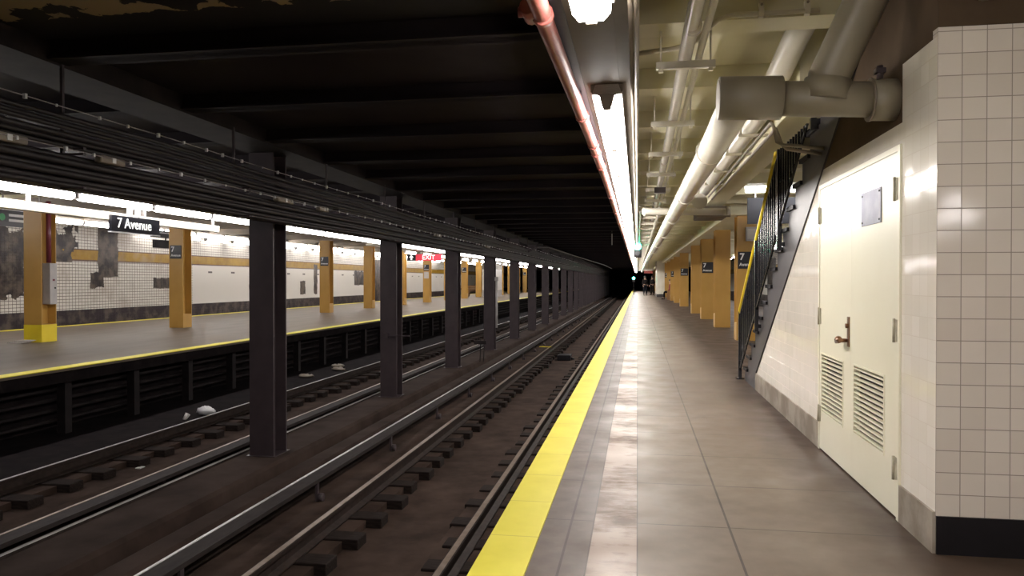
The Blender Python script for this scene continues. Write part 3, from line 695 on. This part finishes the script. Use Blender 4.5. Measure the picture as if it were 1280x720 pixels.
# ------------------------------------------------------------------ pipes and conduits over the near platform
def pipe(name, label, pts, r, mat, n=16, bends=None):
    t = thing(name, label, 'pipe'); MB().tube(pts, r, n).build('pipe_run', mat, t); return t
def arc(p0, c_, p1, n_=6):
    a, b, c = Vector(p0), Vector(c_), Vector(p1); return [tuple((1-t)**2*a + 2*t*(1-t)*b + t*t*c) for t in [i/n_ for i in range(n_+1)]]
tp = thing('drain_pipe', 'thick cream pipe running crosswise into the tiled wall over the door', 'pipe')
MB().tube([(.70, 4.5, 2.335), (1.44, 4.5, 2.30)], .098, 20).build('pipe_run', 'beige_shaded_cream', tp)
MB().tube([(.455, 4.5, 2.345), (.80, 4.5, 2.335)], .122, 20).build('coupling', 'beige_shaded_cream', tp)
MB().tube([(1.27, 4.5, 2.305), (1.42, 4.5, 2.30)], .115, 20).build('wall_sleeve', 'beige_shaded_cream', tp)
MB().tube([(1.265, 4.5, 2.305), (1.275, 4.5, 2.305)], .12, 20).build('clamp_band', 'grey_beam', tp)
q = MB(); q.tube([(1.30, 4.42, 2.40), (1.30, 4.42, 2.47)], .018, 8); q.box(1.275, 1.325, 4.395, 4.445, 2.43, 2.455); q.build('clamp_bolt', 'dark_steel', tp)
MB().tube([(.452, 4.5, 2.345), (.462, 4.5, 2.345)], .108, 20).build('end_cap', 'beige_shaded_cream', tp)
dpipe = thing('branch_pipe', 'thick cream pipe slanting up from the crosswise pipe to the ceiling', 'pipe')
MB().tube([(1.035, 4.48, 2.33), (1.05, 4.47, 2.44), (1.29, 4.12, 3.05), (1.32, 4.08, 3.18)], [.112, .112, .108, .108], 18).build('pipe_run', 'beige_shaded_cream', dpipe)
MB().tube([(1.03, 4.48, 2.31), (1.045, 4.475, 2.42)], .125, 18).build('tee_collar', 'beige_shaded_cream', dpipe)
mp_ = thing('main_pipe', 'thick off-white pipe running down the platform from the crosswise pipe', 'pipe')
MB().tube([(.57, 4.56, 2.34), (.58, 6.5, 2.34), (.56, 13, 2.36), (.50, 40, 2.38), (.5, 90, 2.4)], .102, 20).build('pipe_run', 'white_pipe', mp_)
for y in (6.3, 9.5, 12.8, 17, 22, 27): MB().tube([(.575, y, 2.345), (.575, y + .05, 2.345)], .112, 18).build('collar', 'white_pipe', mp_)
g_ = thing('upper_pipe', 'pale pipe with brackets running high between the main pipe and the stairs', 'pipe')
MB().tube([(1.10, 5.0, 3.06), (1.04, 5.35, 2.92), (.99, 5.9, 2.74), (.99, 6.6, 2.68), (.97, 9.0, 2.66), (.95, 11.5, 2.62)], .085, 16).build('pipe_run', 'white_pipe', g_)
for y in (6.9, 7.9, 9.1, 10.3):
    b = MB(); b.box(.87, 1.12, y, y + .03, 2.56, 2.585); b.box(.88, .90, y, y + .03, 2.58, 2.90); b.build('bracket', 'cream_pipe', g_)
for i, (x, z) in enumerate(((1.03, 2.54), (1.075, 2.50))):
    pts = [(1.385, 6.05 + .08*i, 2.30 - .03*i), (x + .06, 6.05 + .08*i, 2.335 - .02*i), (x + .015, 6.05 + .08*i, 2.36), (x, 6.10 + .08*i, z - .06), (x, 6.2 + .08*i, z), (x, 11.5, z)]
    t = pipe('conduit', ('upper' if i == 0 else 'lower') + ' grey conduit bending from the stair wall along the cream header', pts, .014, 'grey_beam', 8)
pa = pipe('ceiling_pipe', 'long glossy off-white pipe carried by the trapeze hangers', [(.30, BACK, 2.745), (.30, 5, 2.745), (.33, 12, 2.75), (.33, 100, 2.75)], .043, 'white_pipe', 14)
for y in (4.4, 9.4, 14.4, 19.4): MB().tube([(.31, y, 2.745), (.31, y + .07, 2.745)], .05, 12).build('coupling', 'white_pipe', pa)
pipe('ceiling_pipe', 'thin pipe beside the glossy pipe on the trapeze hangers', [(.385, BACK, 2.735), (.385, 5, 2.735), (.41, 12, 2.74), (.41, 100, 2.74)], .022, 'cream_pipe', 10)
pipe('conduit', 'thin cream conduit running straight along the beam edge, left one', [(-.032, BACK, 2.465), (-.032, 100, 2.465)], .011, 'grey_beam', 8)
pipe('conduit', 'thin cream conduit that turns off at the top of the photo along the beam edge', [(.12, 2.97, 2.475)] + arc((.045, 3.01, 2.468), (-.002, 3.02, 2.46), (-.006, 3.16, 2.46)) + [(-.006, 100, 2.46)], .012, 'grey_beam', 8)
pipe('conduit', 'thin cream conduit crossing the ceiling and stepping up behind the glossy pipe', [(-.06, 5.0, 2.765), (.22, 5.0, 2.79), (.34, 4.95, 2.80), (.48, 4.75, 2.88), (.56, 4.70, 2.885), (1.05, 4.70, 2.885)], .016, 'cream_pipe', 8)
for i, x in enumerate((.72, .98)):
    t = thing('pipe_clamp', ('left' if i == 0 else 'right') + ' small cream clamp on the conduit that crosses the ceiling', 'clamp', (x, 4.70, 2.885))
    MB().box(-.015, .015, -.02, .02, -.022, .06).build('clip_body', 'cream_pipe', t); MB().tube([(0, -.02, .045), (0, -.03, .045)], .008, 6).build('screw', 'grey_beam', t)
cp2 = thing('cross_pipe', 'off-white pipe crossing the platform under the main pipe', 'pipe')
MB().tube([(.07, 12.2, 2.40), (.12, 12.2, 2.395), (.7, 12.25, 2.39), (1.42, 12.3, 2.38)], [.05, .058, .058, .055], 14).build('pipe_run', 'white_pipe', cp2)
for x in (.09, .62, 1.36): MB().tube([(x, 12.22, 2.392), (x + .05, 12.22, 2.392)], .07, 14).build('coupling', 'white_pipe', cp2)
al = thing('alarm_bell', 'small red alarm fitting hanging above the crossing pipe', 'alarm', (.92, 12.0, 2.52))
MB().tube([(0, 0, -.08), (0, 0, -.02)], [.07, .05], 12).build('bell', 'red_pipe', al); MB().tube([(0, 0, -.02), (0, 0, .64)], .012, 6).build('stem', 'cream_pipe', al)
for x, y, lab in ((1.25, 12.9, 'nearer dark duct mouth under the end of the header'), ):
    t = thing('duct_box', 'dark duct box under the far end of the cream header', 'duct', (x, y, 2.36))
    MB().box(-.28, .22, -.1, .9, 0, .14).build('duct_body', 'dark_steel', t, bevel=.02); MB().box(-.3, .24, -.12, -.1, -.02, .16).build('duct_flange', 'grey_beam', t)
rp = thing('red_pipe', 'faded red pipe hung along the track side of the platform lights', 'pipe')
MB().tube([(-.410, BACK, 2.43), (-.400, 3.4, 2.43), (-.372, 5.65, 2.43), (-.352, 8.3, 2.43), (-.345, 22, 2.43), (-.345, 100, 2.43)], .040, 14).build('pipe_run', 'red_pipe', rp)
for y, x in ((3.2, -.400), (5.2, -.377), (6.3, -.366), (6.7, -.363), (7.5, -.357), (10.1, -.350), (12.4, -.349), (15, -.348)): MB().tube([(x, y, 2.43), (x, y + .045, 2.43)], .048, 12).build('coupling', 'red_pipe', rp)
q = MB().tube([(-.452, 3.12, 2.437), (-.452, 3.26, 2.437)], .034, 12); q.tube([(-.50, 3.19, 2.437), (-.39, 3.19, 2.437)], .022, 10); q.build('valve', 'red_pipe', rp)
for k in range(24): MB().box(-.365, -.35, 1.9 + 2.9 * k, 1.93 + 2.9 * k, 2.43, 2.50).build('strap', 'dark_steel', rp)
# trapeze hangers
tz = thing('trapeze_hanger', 'x', 'hanger')
MB().box(.115, .485, -.02, .02, 2.655, 2.70).build('crossbar', 'white_pipe', tz)
for x in (.145, .455): MB().tube([(x, 0, 2.645), (x, 0, 3.15)], .007, 6).build('rod', 'white_pipe', tz)
for x in (.145, .455): MB().box(x - .014, x + .014, -.014, .014, 2.635, 2.655).build('nut', 'cream_pipe', tz)
for k in range(50):
    o = tz if k == 0 else copy_tree(tz)
    o.location = (0, 4.98 if k == 0 else 5.20 + 1.62 * k, 0); o['label'] = nth(k + 1) + ' cream trapeze hanger with two rods under the near platform ceiling'; o['group'] = 'trapeze pipe hangers'
ct = thing('cable_tray', 'long white ladder cable tray over the near platform, below the pipes', 'cable tray')
for x in (.04, .36): MB().box(x - .012, x + .012, 13, 90, 2.48, 2.56).build('side_rail', 'white_pipe', ct)
rg = None
for k in range(48):
    if rg is None: rg = MB().box(.04, .36, 0, .06, 2.49, 2.535).build('rung', 'white_pipe', ct); o = rg
    else: o = rg.copy(); COL.objects.link(o)
    o.location = (0, 13.1 + 1.62 * k, 0)
jb = thing('junction_box', 'dark junction box on the trapeze hangers by the crossing pipe', 'box', (.30, 11.3, 2.58))
MB().box(-.06, .10, -.05, .12, 0, .08).build('box_body', 'dark_steel', jb); MB().tube([(.0, .12, .04), (.0, .3, .05)], .015, 6).build('cable_end', 'dark_steel', jb)
sp_ = thing('speaker', 'pale round loudspeaker between the pipes near the crossing pipe', 'speaker', (.86, 11.0, 2.42))
MB().tube([(0, 0, 0), (0, .18, .03)], [.11, .06], 16).build('horn', 'white_pipe', sp_); MB().tube([(0, .17, .03), (0, .17, .3)], .012, 6).build('stem', 'cream_pipe', sp_)
vt = thing('ceiling_stub', 'short dark conduit stub above the near tiled wall', 'conduit', (1.58, 3.82, 0))
MB().tube([(0, 0, 2.62), (0, 0, 3.15)], .022, 8).build('pipe_run', 'grey_beam', vt); MB().tube([(0, 0, 2.60), (0, 0, 2.64)], .032, 8).build('cap', 'grey_beam', vt)

# ------------------------------------------------------------------ signals
def signal(label, loc, e):
    t = thing('track_signal', label, 'signal', loc)
    MB().box(-.13, .13, 0, .18, -.32, .18).build('signal_head', 'black', t, bevel=.01)
    b = MB().tube([(0, -.02, .05), (0, 0, .05)], .12, 16).build('green_lens', 'green', t)  # lens drawn oversize so its glow is part of the shape
    MB().tube([(0, -.02, -.18), (0, 0, -.18)], .08, 16).build('dark_lens', 'sign_black', t)
    b = MB(); b.tube([(0, -.12, .105), (0, 0, .115)], .02, 8); b.build('visor', 'black', t)
    return t
s1 = signal('green track signal hanging beside the line of lights', (-.0, 26.0, 2.41), 1)
MB().box(-.02, .02, .07, .11, .16, .66).build('hanger', 'black', s1)
s2 = signal('distant green track signal low at the tunnel mouth', (-.36, 72.0, 1.50), 1)
MB().box(-.03, .03, .18, .24, -1.5, .1).build('mast', 'black', s2)
wb = thing('sign_bracket', 'thin pale vertical sign edge hanging from the dark ceiling over the near track', 'bracket', (-.86, 26.0, 2.52))
MB().box(-.015, .015, -.03, .03, 0, .66).build('panel_edge', 'housing', wb); MB().box(-.008, .008, -.01, .01, .66, .86).build('hanger', 'dark_steel', wb)

# ------------------------------------------------------------------ far end of the near platform
ks = thing('service_booth', 'white tiled booth standing far down the near platform', 'booth', (1.52, 62, 0))
MB().box(0, .80, 0, 5, .24, 2.95).build('tiled_walls', 'white_pipe', ks); MB().box(-.01, .81, -.01, 5, 0, .24).build('dark_base', 'stringer', ks)
MB().box(-.45, .85, -.02, 5, 2.95, 3.14).build('canopy', 'cream_ceiling', ks)
MB().box(.82, 1.12, -.05, .1, 1.75, 2.55).build('cyan_panel', 'cyan', ks)
es = thing('exit_sign', 'small red and white sign hanging far down the near platform', 'sign', (.55, 66, 1.95))
MB().box(0, .75, -.02, .02, 0, .22).build('red_panel', 'cloth_red', es); MB().box(0, .75, -.02, .02, .23, .4).build('white_panel', 'text_white', es); MB().box(.36, .39, -.01, .01, .4, 1.1).build('hanger', 'grey_box', es)
fk = thing('service_booth', 'white panelled booth standing on the far platform beyond the fourth dark column', 'booth', (-12.55, 61.0, 0))
MB().box(0, 1.1, 0, 3, .55, 2.25).build('white_walls', 'housing', fk); MB().box(-.01, 1.11, -.01, 3, 0, .55).build('grey_base', 'grey_box', fk); MB().box(-.01, 1.11, -.01, 3, 2.25, 2.74).build('beige_top', 'beige_shaded_cream', fk)
def bench(loc, rz, label):
    t = thing('platform_bench', label, 'bench', loc, rz)
    b = MB()
    for k in range(4): b.box(0, 1.9, .05 + .11*k, .14 + .11*k, .42, .45)
    b.build('seat', 'wood_bench', t)
    b = MB()
    for k in range(3): b.box(0, 1.9, .50, .53, .52 + .14*k, .63 + .14*k)
    b.build('backrest', 'wood_bench', t)
    for x in (0, .93, 1.86):
        q = MB().prism([(.04, 0), (.52, 0), (.54, .92), (.50, .92), (.48, .62), (.04, .62)], 0, x, x + .045); q.build('side_panel', 'wood_bench', t)
    return t
bench((-14.9, 62.0, 0), 0, 'wooden bench with panel ends on the far platform')
bench((2.0, 55.2, 0), -math.pi/2, 'wooden bench between ochre columns on the near platform')
bagb = MB().ball((0, 0, .17), .2, (1.3, .8, .85), 12); 
tag(bagb.build('dark_bag', 'denim', None, (-14.4, 62.2, .452)), 'dark blue bag on the wooden bench of the far platform', 'bag')

# ------------------------------------------------------------------ people
def skin(name, verts, edges, radii, mat, parent, sub=2):
    me = bpy.data.meshes.new(name); me.from_pydata(verts, edges, []); me.materials.append(M[mat])
    o = bpy.data.objects.new(name, me); COL.objects.link(o); o.parent = parent
    sk = o.modifiers.new('skin', 'SKIN'); lay = me.skin_vertices[0] if me.skin_vertices else None
    if lay is None:
        bm = bmesh.new(); bm.from_mesh(me); bm.verts.layers.skin.verify(); bm.to_mesh(me); bm.free(); lay = me.skin_vertices[0]
    for i, r in enumerate(radii):
        lay.data[i].radius = r if isinstance(r, tuple) else (r, r); lay.data[i].use_root = (i == 0)
    o.modifiers.new('smooth', 'SUBSURF').levels = sub; o.modifiers['smooth'].render_levels = sub
    sk.use_smooth_shade = True
    return o
def person(loc, rz, label, top, legs, pose='stand', h_=1.73, pack=False):
    s = h_ / 1.75
    t = thing('person', label, 'person', loc, rz)
    if pose == 'stand':
        hip, kn, an = [(-.10, 0, .90), (.10, 0, .90)], [(-.11, -.03, .50), (.12, -.01, .50)], [(-.12, .02, .09), (.13, .03, .09)]
        toe = [(-.13, -.14, .04), (.15, -.12, .04)]; pz = .96; dy = 0
    else:
        hip, kn, an = [(-.10, 0, .54), (.10, 0, .54)], [(-.13, -.42, .52), (.13, -.42, .52)], [(-.13, -.42, .09), (.13, -.42, .09)]
        toe = [(-.13, -.58, .04), (.13, -.58, .04)]; pz = .60; dy = 0
    dz = pz - .96
    P0 = [(0, 0, pz), (0, .01, 1.16 + dz), (0, .0, 1.36 + dz), (0, 0, 1.50 + dz), (0, -.01, 1.58 + dz), (0, -.02, 1.68 + dz), (0, -.01, 1.73 + dz)]
    sh_ = [(-.17, 0, 1.43 + dz), (.17, 0, 1.43 + dz)]
    el = [(-.24, .03, 1.14 + dz), (.24, .02, 1.14 + dz)]; wr = [(-.22, -.10, .92 + dz), (.20, -.16, .98 + dz)]
    hd = [(-.21, -.13, .85 + dz), (.17, -.21, .93 + dz)]
    V = P0 + hip + kn + an + toe + sh_ + el + wr + hd
    V = [(a * s, b * s, c_ * s) for a, b, c_ in V]
    # 7,8 hip 9,10 knee 11,12 ankle 13,14 toe 15,16 shoulder 17,18 elbow 19,20 wrist 21,22 hand
    Ed = [(0,1),(1,2),(2,3),(3,4),(4,5),(5,6),(0,7),(7,9),(9,11),(11,13),(0,8),(8,10),(10,12),(12,14),(2,15),(15,17),(17,19),(19,21),(2,16),(16,18),(18,20),(20,22)]
    R = [(.15,.11),(.14,.10),(.16,.11),.05,.075,.088,.05,.085,.085,.058,.058,.042,.042,.035,.035,.06,.06,.042,.042,.028,.028,.026,.026]
    body = skin('body', V, Ed, [tuple(q * s for q in (r if isinstance(r, tuple) else (r, r))) for r in R], 'skin', t)
    tv = [0, 1, 2, 15, 17, 19, 16, 18, 20]
    mp = {v: i for i, v in enumerate(tv)}
    skin('jacket', [V[i] for i in tv], [(mp[a], mp[b]) for a, b in [(0,1),(1,2),(2,15),(15,17),(17,19),(2,16),(16,18),(18,20)]], [(.185,.14),(.175,.135),(.19,.135),.078,.06,.05,.078,.06,.05], top, t)
    lv = [0, 7, 9, 11, 8, 10, 12]; mp = {v: i for i, v in enumerate(lv)}
    skin('trousers', [V[i] for i in lv], [(mp[a], mp[b]) for a, b in [(0,7),(7,9),(9,11),(0,8),(8,10),(10,12)]], [(.16,.125),.105,.08,.065,.105,.08,.065], legs, t)
    hx, hy, hz = V[5]
    MB().ball((hx, hy + .022, hz + .028), .102, (1, 1.05, 1.05), 14).build('hair', 'hair', t)
    fc = MB(); fc.ball((hx, hy - .095, hz - .015), .016, (1, 1.2, 1.4), 8); fc.ball((hx - .092, hy, hz - .01), .02, (.5, 1, 1.4), 8); fc.ball((hx + .092, hy, hz - .01), .02, (.5, 1, 1.4), 8); fc.build('nose_and_ears', 'skin', t)
    ey = MB(); ey.ball((hx - .033, hy - .086, hz + .008), .010, (1, .6, .7), 8); ey.ball((hx + .033, hy - .086, hz + .008), .010, (1, .6, .7), 8); ey.box(hx - .025, hx + .025, hy - .093, hy - .085, hz - .052, hz - .046); ey.build('eyes_and_mouth', 'hair', t)
    for i in (11, 12):
        a = Vector(V[i]); b = Vector(V[i + 2]); MB().tube([(a.x, a.y + .05, .045), (a.x, a.y, .05), (b.x, b.y, .035), (b.x, b.y - .04, .03)], [.042, .052, .045, .028], 10).build('shoe', 'black', t)
    fg = MB()
    for i, sgn in ((21, -1), (22, 1)):
        a = Vector(V[i])
        for k in range(4):
            off = Vector(((k - 1.5) * .017, -.005, 0)); ln = (.055, .068, .072, .06)[k]
            fg.tube([a + off, a + off + Vector((0, -.012, -ln * .5)), a + off + Vector((0, -.002, -ln))], [.0085, .008, .0065], 6)
        fg.tube([a + Vector((-sgn * .02, -.01, .02)), a + Vector((-sgn * .045, -.02, -.02))], [.010, .008], 6)
    fg.build('fingers', 'skin', t)
    if pack: MB().ball((0, .20 * s, 1.22 * s), .17, (.9, .65, 1.25), 12).build('backpack', 'cloth_olive', t)
    return t
person((.66, 69, 0), .3, 'person in black coat standing far down the near platform, left of two', 'cloth_black', 'denim', h_=1.70, pack=True)
person((1.33, 71, 0), -.5, 'person in dark jacket standing far down the platform beside the white booth', 'cloth_black', 'cloth_black', h_=1.72)
person((2.27, 54.6, .0), -math.pi/2, 'person in dark red top seated on the near platform bench', 'cloth_red', 'cloth_black', 'sit')
